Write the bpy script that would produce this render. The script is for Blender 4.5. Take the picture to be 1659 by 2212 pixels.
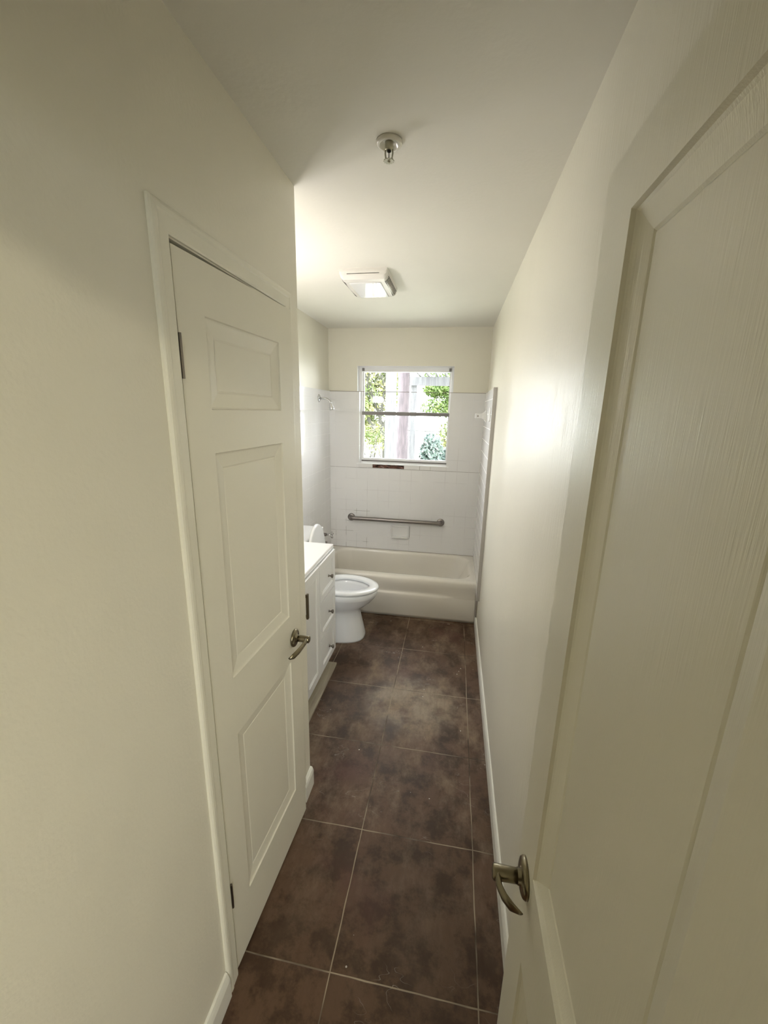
import bpy, bmesh, math, random
from mathutils import Vector, Matrix
R = math.radians
PI = math.pi
S = bpy.context.scene
for o in list(bpy.data.objects):
    bpy.data.objects.remove(o)
C = S.collection

# ------------------------------------------------------------------ camera
H, D, W, L = 2.44, 3.833, 1.462, 0.845      # ceiling height, depth to the window wall, bath width, hall width
YC = 1.485                                  # far corner of the hall's left wall
cam_d = bpy.data.cameras.new('camera')
cam = bpy.data.objects.new('camera', cam_d)
C.objects.link(cam)
pi_, ya, ro = R(-14.023), R(9.432), R(1.262)
fw = Vector((-math.sin(ya)*math.cos(pi_), math.cos(ya)*math.cos(pi_), math.sin(pi_)))
rt = fw.cross(Vector((0, 0, 1))).normalized()
up = rt.cross(fw)
r2 = rt*math.cos(ro) + up*math.sin(ro)
u2 = up*math.cos(ro) - rt*math.sin(ro)
m = Matrix((r2, u2, -fw)).transposed().to_4x4()
m.translation = Vector((-0.273, 0, 1.727))
cam.matrix_world = m
cam_d.sensor_fit = 'HORIZONTAL'
cam_d.sensor_width = 36
cam_d.lens = 876.475/1659*36
cam_d.clip_start = 0.02
S.camera = cam

# ------------------------------------------------------------------ world, lights, exposure
S.view_settings.view_transform = 'Standard'
S.view_settings.look = 'None'
S.view_settings.gamma = 1
S.view_settings.exposure = 0.32
S.view_settings.use_curve_mapping = False
world = bpy.data.worlds.new('overcast_sky')
S.world = world
world.use_nodes = True
wn = world.node_tree.nodes
bg = wn['Background']
bg.inputs[0].default_value = (0.93, 0.97, 1.0, 1)
bg.inputs[1].default_value = 15.0

def area(name, loc, rot, size, power, color):
    d = bpy.data.lights.new(name, 'AREA')
    d.shape = 'RECTANGLE'
    d.size, d.size_y = size
    d.energy = power
    d.color = color
    o = bpy.data.objects.new(name, d)
    C.objects.link(o)
    o.location = loc
    o.rotation_euler = rot
    return o
# sampling portal in the window opening: gives off no light of its own, only guides the sky's light in
pt = area('window_portal', (-0.747, D+0.135, 1.68), (R(-90), 0, 0), (0.86, 0.88), 1, (1, 1, 1))
pt.data.cycles.is_portal = True

pt2 = area('added_window_portal', (0.65, -3.22, 1.45), (R(90), 0, 0), (0.86, 1.3), 1, (1, 1, 1))  # portal for the added fill window behind the camera
pt2.data.cycles.is_portal = True
REAR_FILL_POWER = 88      # emission of the added dome lamp in the room behind
VANITY_FILL_POWER = 46     # emission of the three added fill globes above the vanity

# ------------------------------------------------------------------ helpers
def link(o):
    C.objects.link(o)
    return o

def obj(name, bm, mat, parent=None, smooth=False, bevel=0, seg=2, mats=None):
    me = bpy.data.meshes.new(name)
    bmesh.ops.recalc_face_normals(bm, faces=bm.faces)
    if smooth:
        for f in bm.faces:
            f.smooth = True
    bm.to_mesh(me)
    bm.free()
    for mm in (mats or [mat]):
        me.materials.append(mm)
    o = link(bpy.data.objects.new(name, me))
    if parent:
        o.parent = parent
    if bevel:
        b = o.modifiers.new('bevel', 'BEVEL')
        b.width = bevel
        b.segments = seg
        b.limit_method = 'ANGLE'
        b.angle_limit = R(40)
    return o

def tag(o, label=None, cat=None, group=None, kind=None):
    if label: o['label'] = label
    if cat: o['category'] = cat
    if group: o['group'] = group
    if kind: o['kind'] = kind
    return o

def empty(name, loc=(0, 0, 0)):
    o = link(bpy.data.objects.new(name, None))
    o.empty_display_size = 0.05
    o.location = loc
    return o

def keep(o, parent):
    """parent while keeping world coordinates (parent has translation/rotation only)"""
    bpy.context.view_layer.update()
    o.parent = parent
    o.matrix_parent_inverse = parent.matrix_world.inverted()
    return o

def box(bm, x0, x1, y0, y1, z0, z1):
    v = [bm.verts.new(p) for p in ((x0,y0,z0),(x1,y0,z0),(x1,y1,z0),(x0,y1,z0),(x0,y0,z1),(x1,y0,z1),(x1,y1,z1),(x0,y1,z1))]
    for f in ((0,3,2,1),(4,5,6,7),(0,1,5,4),(1,2,6,5),(2,3,7,6),(3,0,4,7)):
        bm.faces.new([v[i] for i in f])

def bx(*a):
    bm = bmesh.new()
    box(bm, *a)
    return bm

def loft(bm, rings, cap0=True, cap1=True, closed=True):
    vs = [[bm.verts.new(p) for p in r] for r in rings]
    n = len(rings[0])
    for a, b in zip(vs, vs[1:]):
        for i in range(n if closed else n-1):
            j = (i+1) % n
            bm.faces.new((a[i], a[j], b[j], b[i]))
    if cap0: bm.faces.new(list(reversed(vs[0])))
    if cap1: bm.faces.new(vs[-1])
    return vs

def tube(bm, pts, rad, n=16, cap=True):
    pts = [Vector(p) for p in pts]
    if not isinstance(rad, (list, tuple)):
        rad = [rad]*len(pts)
    rings = []
    u = None
    for i, p in enumerate(pts):
        t = (pts[min(i+1, len(pts)-1)] - pts[max(i-1, 0)]).normalized()
        if u is None:
            u = t.orthogonal().normalized()
        else:
            u = (u - t*u.dot(t)).normalized()
        v = t.cross(u)
        rings.append([p + (u*math.cos(2*PI*k/n) + v*math.sin(2*PI*k/n))*rad[i] for k in range(n)])
    loft(bm, rings, cap, cap)

def lathe(bm, prof, origin, axis, n=32):
    """prof: (distance along axis, radius)"""
    ax = Vector(axis).normalized()
    u = ax.orthogonal().normalized()
    v = ax.cross(u)
    o = Vector(origin)
    rings = [[o + ax*h + (u*math.cos(2*PI*k/n) + v*math.sin(2*PI*k/n))*max(r, 1e-4) for k in range(n)] for h, r in prof]
    loft(bm, rings)

def arc(p0, p1, p2, n=8):
    """quadratic curve"""
    p0, p1, p2 = Vector(p0), Vector(p1), Vector(p2)
    return [(1-t)**2*p0 + 2*t*(1-t)*p1 + t*t*p2 for t in [i/n for i in range(n+1)]]

# ------------------------------------------------------------------ materials
def mat(name, col, rough=0.5, metal=0.0, **kw):
    mt = bpy.data.materials.new(name)
    mt.use_nodes = True
    b = mt.node_tree.nodes['Principled BSDF']
    b.inputs['Base Color'].default_value = (*col, 1)
    b.inputs['Roughness'].default_value = rough
    b.inputs['Metallic'].default_value = metal
    for k, v in kw.items():
        b.inputs[k.replace('_', ' ')].default_value = v
    return mt

class NT:
    def __init__(s, mt):
        s.t = mt.node_tree
        s.b = s.t.nodes['Principled BSDF']
    def n(s, typ, **kw):
        x = s.t.nodes.new(typ)
        for k, v in kw.items(): setattr(x, k, v)
        return x
    def l(s, a, b): s.t.links.new(a, b)
    def val(s, sock, v):
        if hasattr(v, 'is_linked') or isinstance(v, bpy.types.NodeSocket): s.l(v, sock)
        else: sock.default_value = v
    def m(s, op, a, b=0.0, c=None):
        x = s.n('ShaderNodeMath', operation=op)
        s.val(x.inputs[0], a); s.val(x.inputs[1], b)
        if c is not None: s.val(x.inputs[2], c)
        return x.outputs[0]
    def mix(s, f, a, b):
        x = s.n('ShaderNodeMix', data_type='RGBA')
        s.val(x.inputs[0], f)
        s.val(x.inputs[6], a if not isinstance(a, tuple) else (*a, 1))
        s.val(x.inputs[7], b if not isinstance(b, tuple) else (*b, 1))
        return x.outputs[2]
    def coord(s):
        x = s.n('ShaderNodeTexCoord')
        y = s.n('ShaderNodeSeparateXYZ')
        s.l(x.outputs['Object'], y.inputs[0])
        return x.outputs['Object'], y.outputs
    def noise(s, vec, scale, detail=3, rough=0.5, stretch=None):
        if stretch:
            mp = s.n('ShaderNodeMapping')
            mp.inputs['Scale'].default_value = stretch
            s.l(vec, mp.inputs[0]); vec = mp.outputs[0]
        x = s.n('ShaderNodeTexNoise')
        x.inputs['Scale'].default_value = scale
        x.inputs['Detail'].default_value = detail
        x.inputs['Roughness'].default_value = rough
        s.l(vec, x.inputs['Vector'])
        return x.outputs[0]
    def ramp(s, f, p0, p1):
        x = s.n('ShaderNodeMapRange', interpolation_type='SMOOTHSTEP')
        s.val(x.inputs[0], f)
        x.inputs[1].default_value = p0; x.inputs[2].default_value = p1
        return x.outputs[0]
    def bump(s, h, strength, dist):
        x = s.n('ShaderNodeBump')
        x.inputs['Strength'].default_value = strength
        x.inputs['Distance'].default_value = dist
        s.l(h, x.inputs['Height'])
        s.l(x.outputs[0], s.b.inputs['Normal'])

def paint(name, col, rough, bstr, dist=0.002, scale=110, spec=0.5, streak=False):
    mt = mat(name, col, rough)
    q = NT(mt)
    q.b.inputs['Specular IOR Level'].default_value = spec
    v, _ = q.coord()
    if streak:      # paint laid on with vertical roller strokes: the sheen smears sideways
        tv = q.n('ShaderNodeCombineXYZ')
        tv.inputs[2].default_value = 1.0
        q.l(tv.outputs[0], q.b.inputs['Tangent'])
        q.b.inputs['Anisotropic'].default_value = 0.9
    a = q.noise(v, scale, 2, 0.5)
    c = q.noise(v, 9, 2, 0.5)
    h = q.m('ADD', a, q.m('MULTIPLY', c, 1.5))
    if streak:
        h = q.m('ADD', q.m('MULTIPLY', a, 0.22), q.noise(v, 150 if spec < 0.9 else 480, 2, 0.5, (1, 1, 0.04)))
    q.bump(h, bstr, dist)
    d = q.noise(v, 1.7, 3, 0.6)
    q.l(q.mix(q.ramp(d, 0.35, 0.75), col, tuple(x*0.965 for x in col)), q.b.inputs['Base Color'])
    return mt

WALLC = (0.80, 0.77, 0.66)
M = {}
M['wall'] = paint('cream_wall_paint', WALLC, 0.30, 0.55, spec=0.5, streak=True)
M['wall_matte'] = paint('cream_wall_paint_satin', WALLC, 0.42, 0.3)
M['ceiling'] = paint('ceiling_paint', (0.82, 0.80, 0.73), 0.6, 0.25, scale=70)
M['door'] = paint('cream_door_paint', (0.79, 0.76, 0.645), 0.28, 0.25, dist=0.0015, scale=60)
M['near_door'] = paint('glossy_cream_door_paint', (0.79, 0.76, 0.645), 0.28, 0.22, dist=0.0012, scale=80, spec=1.0, streak=True)
M['trim'] = paint('cream_trim_paint', (0.80, 0.775, 0.66), 0.35, 0.2)
M['base'] = paint('white_baseboard_paint', (0.84, 0.83, 0.76), 0.3, 0.2)
M['white'] = mat('white_painted_wood', (0.84, 0.84, 0.83), 0.3)
M['white_frame'] = mat('white_window_frame', (0.86, 0.86, 0.86), 0.4)
M['counter'] = mat('white_cultured_marble', (0.88, 0.88, 0.89), 0.15)
M['porcelain'] = mat('white_porcelain', (0.86, 0.87, 0.88), 0.12, Coat_Weight=0.5)
M['tub'] = mat('bone_enamel', (0.80, 0.76, 0.68), 0.16, Coat_Weight=0.4)
M['plastic'] = mat('white_plastic', (0.78, 0.76, 0.72), 0.25)
M['dark'] = mat('dark_gap', (0.03, 0.025, 0.02), 0.8)
M['aluminium'] = mat('weathered_aluminium', (0.20, 0.19, 0.18), 0.5, 0.5)
M['steel'] = mat('brushed_steel', (0.27, 0.245, 0.235), 0.36, 1.0)
M['chrome'] = mat('chrome', (0.62, 0.62, 0.63), 0.16, 1.0)
M['nickel'] = mat('satin_nickel', (0.23, 0.20, 0.135), 0.28, 1.0)
M['knob'] = mat('dark_nickel_knob', (0.20, 0.18, 0.16), 0.3, 1.0)
M['brass_plate'] = mat('bronze_pull', (0.16, 0.13, 0.08), 0.4, 0.8)
M['caulk'] = mat('dark_caulk', (0.30, 0.27, 0.23), 0.8)
M['edge'] = mat('grey_edge_strip', (0.50, 0.48, 0.45), 0.6)

def wood(name, c0, c1, stretch):
    mt = mat(name, c0, 0.7)
    q = NT(mt)
    v, _ = q.coord()
    q.l(q.mix(q.ramp(q.noise(v, 14, 4, 0.6, stretch), 0.35, 0.7), c0, c1), q.b.inputs['Base Color'])
    return mt
M['plank'] = wood('bare_pine_plank', (0.42, 0.37, 0.28), (0.30, 0.26, 0.20), (3, 0.3, 3))

# floor tiles
XB, Y5, TS = -0.097, 0.857, 0.459
def floor_mat():
    mt = mat('brown_floor_tile', (0.1, 0.07, 0.05), 0.36)
    q = NT(mt)
    q.b.inputs['Specular IOR Level'].default_value = 0.28
    v, (x, y, z) = q.coord()
    wob = q.m('MULTIPLY', q.m('SUBTRACT', q.noise(v, 6, 2), 0.5), 0.006)
    def dist(c, c0):
        f = q.m('FRACT', q.m('ADD', q.m('DIVIDE', q.m('SUBTRACT', q.m('ADD', c, wob), c0), TS), 20.0))
        return q.m('MULTIPLY', q.m('MINIMUM', f, q.m('SUBTRACT', 1.0, f)), TS)
    dx = dist(x, XB)
    dy = dist(y, Y5)
    d = q.m('MINIMUM', dx, dy)
    n3 = q.noise(v, 12, 3)
    gw = q.m('ADD', 0.0006, q.m('MULTIPLY', n3, 0.0018))
    line = q.m('SUBTRACT', 1.0, q.ramp(q.m('SUBTRACT', d, gw), -0.0004, 0.0012))
    wear = q.ramp(q.noise(v, 3.1, 3, 0.6), 0.36, 0.56)
    # per tile variation
    comb = q.n('ShaderNodeCombineXYZ')
    q.l(q.m('FLOOR', q.m('DIVIDE', q.m('SUBTRACT', x, XB), TS)), comb.inputs[0])
    q.l(q.m('FLOOR', q.m('DIVIDE', q.m('SUBTRACT', y, Y5), TS)), comb.inputs[1])
    wn_ = q.n('ShaderNodeTexWhiteNoise', noise_dimensions='3D')
    q.l(comb.outputs[0], wn_.inputs[0])
    base = q.mix(wn_.outputs[0], (0.105, 0.059, 0.034), (0.130, 0.075, 0.046))
    big = q.ramp(q.noise(v, 7.0, 6, 0.72), 0.42, 0.60)
    base = q.mix(q.m('MULTIPLY', big, 0.85), base, (0.036, 0.017, 0.007))
    red = q.ramp(q.noise(v, 2.3, 3, 0.5), 0.54, 0.72)
    base = q.mix(q.m('MULTIPLY', red, 0.5), base, (0.115, 0.045, 0.040))
    dust_and_light = q.m('MULTIPLY', q.ramp(q.noise(v, 5.0, 6, 0.68, (1.2, 0.7, 1)), 0.44, 0.72), q.ramp(q.m('ADD', y, q.m('MULTIPLY', q.noise(v, 3, 2), 0.6)), 0.95, 1.9))  # dust thins towards the camera, also standing in for dimmer light there
    base = q.mix(q.m('MULTIPLY', dust_and_light, 0.85), base, (0.27, 0.195, 0.135))
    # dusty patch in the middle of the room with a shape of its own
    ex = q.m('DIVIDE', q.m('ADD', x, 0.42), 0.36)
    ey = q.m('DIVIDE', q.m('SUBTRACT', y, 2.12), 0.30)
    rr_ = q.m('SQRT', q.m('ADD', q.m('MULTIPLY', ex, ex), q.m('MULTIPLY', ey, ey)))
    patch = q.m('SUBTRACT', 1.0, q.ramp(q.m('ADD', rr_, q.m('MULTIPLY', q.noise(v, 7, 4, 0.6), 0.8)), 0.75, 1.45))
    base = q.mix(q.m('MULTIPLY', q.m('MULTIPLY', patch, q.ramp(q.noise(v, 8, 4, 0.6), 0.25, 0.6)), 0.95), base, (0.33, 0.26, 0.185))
    fine = q.noise(v, 55, 3, 0.7, (1, 0.35, 1))
    base = q.mix(q.m('MULTIPLY', q.ramp(fine, 0.3, 0.75), 0.35), base, (0.07, 0.04, 0.025))
    # scuffs and plaster specks
    sc = q.noise(v, 9, 2, 0.5, (1.0, 2.2, 1))
    scl = q.m('SUBTRACT', 1.0, q.ramp(q.m('ABSOLUTE', q.m('SUBTRACT', sc, 0.5)), 0.0, 0.006))
    scm = q.m('MULTIPLY', scl, q.ramp(q.noise(v, 4.3, 2), 0.56, 0.66))
    base = q.mix(q.m('MULTIPLY', scm, 0.55), base, (0.5, 0.46, 0.40))
    vo = q.n('ShaderNodeTexVoronoi')
    vo.inputs['Scale'].default_value = 22
    q.l(v, vo.inputs['Vector'])
    sp = q.m('MULTIPLY', q.m('LESS_THAN', vo.outputs['Distance'], 0.07), q.ramp(q.noise(v, 3.7, 2), 0.58, 0.62))
    base = q.mix(sp, base, (0.7, 0.66, 0.6))
    grout = q.mix(wear, (0.055, 0.038, 0.024), (0.34, 0.28, 0.20))
    q.l(q.mix(line, base, grout), q.b.inputs['Base Color'])
    q.l(q.m('ADD', 0.42, q.m('MULTIPLY', q.m('MAXIMUM', dust_and_light, line), 0.22)), q.b.inputs['Roughness'])
    hgt = q.m('SUBTRACT', q.m('MULTIPLY', q.noise(v, 20, 3), 0.25), line)
    q.bump(hgt, 0.5, 0.0015)
    return mt
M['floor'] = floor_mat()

def tile_mat(name, ax, c0, z0, dark_lines=False):
    """white 4 1/4 inch wall tiles; ax = 0/1 for the horizontal axis"""
    mt = mat(name, (0.82, 0.81, 0.80), 0.13)
    q = NT(mt)
    v, o = q.coord()
    T = 0.1065
    a, z = o[ax], o[2]
    def dist(c, c0):
        f = q.m('FRACT', q.m('ADD', q.m('DIVIDE', q.m('SUBTRACT', c, c0), T), 50.0))
        return q.m('MULTIPLY', q.m('MINIMUM', f, q.m('SUBTRACT', 1.0, f)), T)
    d = q.m('MINIMUM', dist(a, c0), dist(z, z0))
    line = q.m('SUBTRACT', 1.0, q.ramp(d, 0.0006, 0.0019))
    n = q.noise(v, 2.4, 3, 0.6)
    g = q.mix(q.ramp(n, 0.45, 0.62), (0.78, 0.77, 0.765), (0.62, 0.60, 0.59))
    base = (0.82, 0.81, 0.80)
    if dark_lines:
        low = q.m('MULTIPLY', q.m('LESS_THAN', z, 0.78), q.m('LESS_THAN', a, -1.05))
        crack = q.m('MULTIPLY', low, q.ramp(q.noise(v, 5.0, 3, 0.6), 0.52, 0.60))
        g = q.mix(q.m('MULTIPLY', crack, 0.9), g, (0.20, 0.17, 0.14))
        row = q.m('SUBTRACT', 1.0, q.ramp(q.m('ABSOLUTE', q.m('SUBTRACT', z, 1.188)), 0.0012, 0.0026))
        row = q.m('MULTIPLY', row, 0.75)
        st = q.ramp(q.noise(v, 16, 4, 0.7, (1.5, 1, 0.5)), 0.60, 0.75)
        sm = q.m('MULTIPLY', st, q.m('SUBTRACT', 1.0, q.ramp(q.m('ABSOLUTE', q.m('SUBTRACT', z, 0.72)), 0.02, 0.07)))
        base = q.mix(q.m('MULTIPLY', sm, 0.35), base, (0.45, 0.42, 0.40))
        base = q.mix(row, base, (0.35, 0.32, 0.30))
    q.l(q.mix(line, base, g), q.b.inputs['Base Color'])
    q.l(q.m('ADD', 0.13, q.m('MULTIPLY', line, 0.5)), q.b.inputs['Roughness'])
    q.bump(q.m('SUBTRACT', q.m('MULTIPLY', q.noise(v, 5, 1), 1.2), line), 0.35, 0.0012)
    return mt
M['tile_back'] = tile_mat('white_wall_tile_window_wall', 0, -1.185, 0.759, True)
M['tile_side'] = tile_mat('white_wall_tile_side', 1, 3.10, 0.759)
M['bullnose'] = mat('white_bullnose_tile', (0.80, 0.79, 0.77), 0.15)

def hole_mat():
    mt = mat('crumbled_mortar', (0.1, 0.06, 0.05), 0.9)
    q = NT(mt)
    v, o = q.coord()
    n = q.noise(v, 28, 4, 0.7, (0.6, 1, 2.5))
    base = q.mix(q.ramp(n, 0.40, 0.52), (0.012, 0.006, 0.004), (0.20, 0.09, 0.06))
    base = q.mix(q.ramp(n, 0.56, 0.66), base, (0.55, 0.42, 0.40))
    q.l(base, q.b.inputs['Base Color'])
    q.bump(n, 1.0, 0.01)
    return mt
M['hole'] = hole_mat()

def glass():
    mt = bpy.data.materials.new('window_glass')
    mt.use_nodes = True
    t = mt.node_tree
    t.nodes.clear()
    o = t.nodes.new('ShaderNodeOutputMaterial')
    mx = t.nodes.new('ShaderNodeMixShader')
    tr = t.nodes.new('ShaderNodeBsdfTransparent')
    gl = t.nodes.new('ShaderNodeBsdfGlossy')
    gl.inputs['Roughness'].default_value = 0.02
    fr = t.nodes.new('ShaderNodeFresnel')
    fr.inputs[0].default_value = 1.25
    t.links.new(fr.outputs[0], mx.inputs[0])
    t.links.new(tr.outputs[0], mx.inputs[1])
    t.links.new(gl.outputs[0], mx.inputs[2])
    t.links.new(mx.outputs[0], o.inputs[0])
    return mt
M['glass'] = glass()

def leaf(name, c0, c1):
    mt = mat(name, c0, 0.6)
    q = NT(mt)
    v, o = q.coord()
    q.l(q.mix(q.ramp(q.noise(v, 3, 3), 0.35, 0.65), c0, c1), q.b.inputs['Base Color'])
    q.b.inputs['Transmission Weight'].default_value = 0
    return mt

def emis(name, col, s):
    mt = mat(name, col, 0.5)
    b = mt.node_tree.nodes['Principled BSDF']
    b.inputs['Emission Color'].default_value = (*col, 1)
    b.inputs['Emission Strength'].default_value = s
    return mt

# ------------------------------------------------------------------ room shell
def struct(name, bm, mt, label=None, cat=None, parent=None, **kw):
    o = obj(name, bm, mt, parent, **kw)
    if parent is None:
        tag(o, label, cat, kind='structure')
    return o

T = 0.12
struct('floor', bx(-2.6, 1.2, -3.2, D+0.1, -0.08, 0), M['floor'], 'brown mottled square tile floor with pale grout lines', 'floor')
struct('ceiling', bx(-2.6, 1.2, -3.2, D+0.1, H, H+0.1), M['ceiling'], 'smooth off-white painted ceiling', 'ceiling')
struct('wall_right', bx(0, T, -0.02, D+0.14, 0, H), M['wall'], 'long glossy cream wall running down the right side', 'wall')
struct('wall_left', bx(-W-T, -W, YC, D+0.14, 0, H), M['wall_matte'], 'white bathroom wall behind the vanity and toilet', 'wall')

WX0, WX1, WZ0, WZ1, WT = -1.187, -0.307, 1.225, 2.12, 0.14
bm = bmesh.new()
box(bm, -W, WX0, D, D+WT, 0, H)
box(bm, WX1, 0, D, D+WT, 0, H)
box(bm, WX0, WX1, D, D+WT, 0, WZ0)
box(bm, WX0, WX1, D, D+WT, WZ1, H)
bmesh.ops.remove_doubles(bm, verts=bm.verts, dist=1e-5)
struct('wall_back', bm, M['wall_matte'], 'cream end wall with the window above the bathtub', 'wall')

# hall's left wall with the closet door opening
DY0, DY1, DZ = 0.806, 1.356, 2.045
bm = bmesh.new()
box(bm, -L-T, -L, -0.02, DY0, 0, H)
box(bm, -L-T, -L, DY1, YC, 0, H)
box(bm, -L-T, -L, DY0, DY1, DZ, H)
struct('wall_left_hall', bm, M['wall_matte'], 'cream hallway wall on the left around the closet door', 'wall')
struct('wall_closet_end', bx(-W-T, -L-T, YC-T, YC, 0, H), M['wall_matte'], 'cream wall end between the hallway and the vanity', 'wall')
bm = bmesh.new()
box(bm, -W-0.1, -W-0.05, 0.1, YC-T, 0, H)
box(bm, -W-0.1, -L-T, 0.1, 0.15, 0, H)
struct('wall_closet_inside', bm, M['wall_matte'], 'inner walls of the closet behind the narrow hall door', 'wall')
# entry wall (the camera stands in its doorway) and the room behind
bm = bmesh.new()
box(bm, -2.6, -L, -0.02, 0.10, 0, H)
box(bm, -L, -0.05, -0.02, 0.10, 2.06, H)
box(bm, -0.05, 1.2, -0.02, 0.10, 0, H)
struct('wall_entry', bm, M['wall_matte'], 'wall with the entry doorway behind the photographer', 'wall')
RX0, RX1, RZ0, RZ1 = 0.22, 1.08, 0.8, 2.1  # opening cut for the added fill window
bm = bmesh.new()
box(bm, -2.6, RX0, -3.2, -3.08, 0, H)
box(bm, RX1, 1.2, -3.2, -3.08, 0, H)
box(bm, RX0, RX1, -3.2, -3.08, 0, RZ0)
box(bm, RX0, RX1, -3.2, -3.08, RZ1, H)
struct('wall_rear', bm, M['wall_matte'], 'far wall of the room behind the photographer', 'wall')
struct('wall_rear_left', bx(-2.6, -2.5, -3.08, -0.02, 0, H), M['wall_matte'], 'left wall of the room behind the photographer', 'wall')
struct('wall_rear_right', bx(1.1, 1.2, -3.08, -0.02, 0, H), M['wall_matte'], 'right wall of the room behind the photographer', 'wall')

# tile surround
TZ, TZ0, TH = 1.895, 0.365, 0.012
JX0, JX1 = WX0+0.024, WX1-0.020
bm = bmesh.new()
box(bm, -W+TH, JX0, D-TH, D, TZ0, TZ)
box(bm, JX1, -TH, D-TH, D, TZ0, TZ)
box(bm, JX0, JX1, D-TH, D, TZ0, 1.190)
# jamb returns of tile inside the window opening
box(bm, WX0, JX0, D, D+0.055, WZ0, TZ)
box(bm, JX1, WX1, D, D+0.055, WZ0, TZ)
struct('wall_back_tiling', bm, M['tile_back'], 'white square tiles around the window over the bathtub', 'wall tiles')
struct('wall_left_tiling', bx(-W, -W+TH, 2.99, D-TH, TZ0, TZ), M['tile_side'], 'white square tiles on the wall behind the shower arm', 'wall tiles')
struct('wall_right_tiling', bx(-0.022, 0, 3.00, D-TH, 0.30, TZ), M['tile_side'], 'white square tiles on the right end wall of the tub', 'wall tiles')
struct('trim_1', bx(-0.026, -0.0005, 2.992, 3.0, 0.30, TZ+0.004), M['edge'], 'thin grey edge strip where the right tiling stops', 'trim')
struct('trim_2', bx(-W+TH, -TH-0.01, D-TH-0.0012, D-TH+0.001, TZ-0.0025, TZ+0.0015), M['caulk'], 'dark joint along the top of the tiles', 'trim')

# bullnose tiles below the sill, one missing
for i, (a, b, lab) in enumerate(((JX0-0.001, -1.030, 'short white tile left of the crumbled gap below the window'),
                                 (-0.724, -0.577, 'white sill tile directly right of the crumbled gap'),
                                 (-0.574, -0.477, 'narrow white sill tile, the middle one of three below the window'),
                                 (-0.474, JX1+0.002, 'white sill tile at the lower right corner of the window'))):
    o = obj('sill_tile', bx(a, b, D-TH-0.008, D-0.0005, 1.191, 1.229), M['bullnose'], bevel=0.002)
    tag(o, lab, 'tile', 'sill tiles under the window')
bm = bmesh.new()
rnd = random.Random(3)
N_, K_ = 40, 8
vs = [[bm.verts.new((-1.029+0.304*i/N_, D-0.002-(rnd.random()*0.008 if 0 < i < N_ and 0 < k < K_ else 0), 1.191+0.038*k/K_)) for k in range(K_+1)] for i in range(N_+1)]
for i in range(N_):
    for k in range(K_):
        bm.faces.new((vs[i][k], vs[i+1][k], vs[i+1][k+1], vs[i][k+1]))
o = obj('missing_tile_gap', bm, M['hole'])
tag(o, 'dark crumbled gap of a missing tile under the window sill', 'hole')

# baseboards
def base_run(bm, p, q, nrm, h=0.09, t=0.013):
    """profile swept from p to q (2D points); nrm points into the room"""
    prof = [(0, 0), (t, 0), (t, h*0.72), (t*0.75, h*0.86), (t*0.45, h*0.97), (0.002, h), (0, h)]
    rings = [[(c[0]+nrm[0]*d, c[1]+nrm[1]*d, z) for d, z in prof] for c in (p, q)]
    loft(bm, rings)
bm = bmesh.new()
base_run(bm, (0, 0.70), (0, 3.165), (-1, 0), h=0.085)
struct('baseboard_right', bm, M['base'], 'white baseboard along the foot of the right wall', 'baseboard')
bm = bmesh.new()
base_run(bm, (-L, 0.10), (-L, 0.752), (1, 0), h=0.10, t=0.014)
struct('baseboard_left', bm, M['base'], 'white baseboard piece on the left wall before the closet door', 'baseboard')
bm = bmesh.new()
# short piece at the far corner, rounded end
prof = [(0, 0), (0.016, 0), (0.016, 0.075), (0.012, 0.088), (0.004, 0.097), (0, 0.098)]
pathp = [((-L, 1.388), (1, 0)), ((-L, YC-0.001), (1, 0)), ((-L, YC), (0.92, 0.38)), ((-L, YC), (0.7, 0.7)), ((-L, YC), (0.38, 0.92)), ((-L, YC), (0, 1)), ((-W+0.01, YC), (0, 1))]
rings = [[(c[0]+n[0]*d, c[1]+n[1]*d, z) for d, z in prof] for c, n in pathp]
loft(bm, rings)
struct('baseboard_corner', bm, M['base'], 'short white baseboard wrapping the hall corner beside the closet door', 'baseboard')
struct('trim_3', bx(-0.012, -0.0005, 3.135, 3.168, 0.085, 0.30), M['caulk'], 'stained strip at the right end of the tub apron', 'trim')

# closet door casing
def casing(bm, outer, inner, y0, y1, ztop, xw, t):
    """three-sided flat casing, rounded outer edge, on the plane x=xw facing +x"""
    w = outer
    prof = [(0.0, 0), (0.0, t*0.55), (0.003, t*0.85), (0.008, t), (0.016, t), (0.020, t*0.8), (0.026, t*0.78), (w-0.004, t*0.70), (w, t*0.5), (w, 0)]
    # prof: distance from the outer edge inwards, thickness
    path = [((y0-w, 0), (1, 0)), ((y0-w, ztop+w), (1, -1)), ((y1+w, ztop+w), (-1, -1)), ((y1+w, 0), (-1, 0))]
    rings = [[(xw+th, c[0]+n[0]*d, c[1]+n[1]*d) for d, th in prof] for c, n in path]
    loft(bm, rings)
bm = bmesh.new()
casing(bm, 0.050, 0, DY0-0.002, DY1+0.002, DZ+0.003, -L, 0.011)
struct('trim_4', bm, M['trim'], 'cream casing around the narrow closet door', 'door casing')
bm = bmesh.new()
box(bm, -L-T, -L, DY0-0.0, DY0+0.001, 0, DZ)
box(bm, -L-T, -L-0.038, DY0, DY0+0.012, 0, DZ)
box(bm, -L-T, -L-0.038, DY1-0.012, DY1, 0, DZ)
box(bm, -L-T, -L-0.038, DY0+0.012, DY1-0.012, DZ-0.012, DZ)
struct('trim_5', bm, M['trim'], 'door stop inside the closet door frame', 'door frame')

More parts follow.
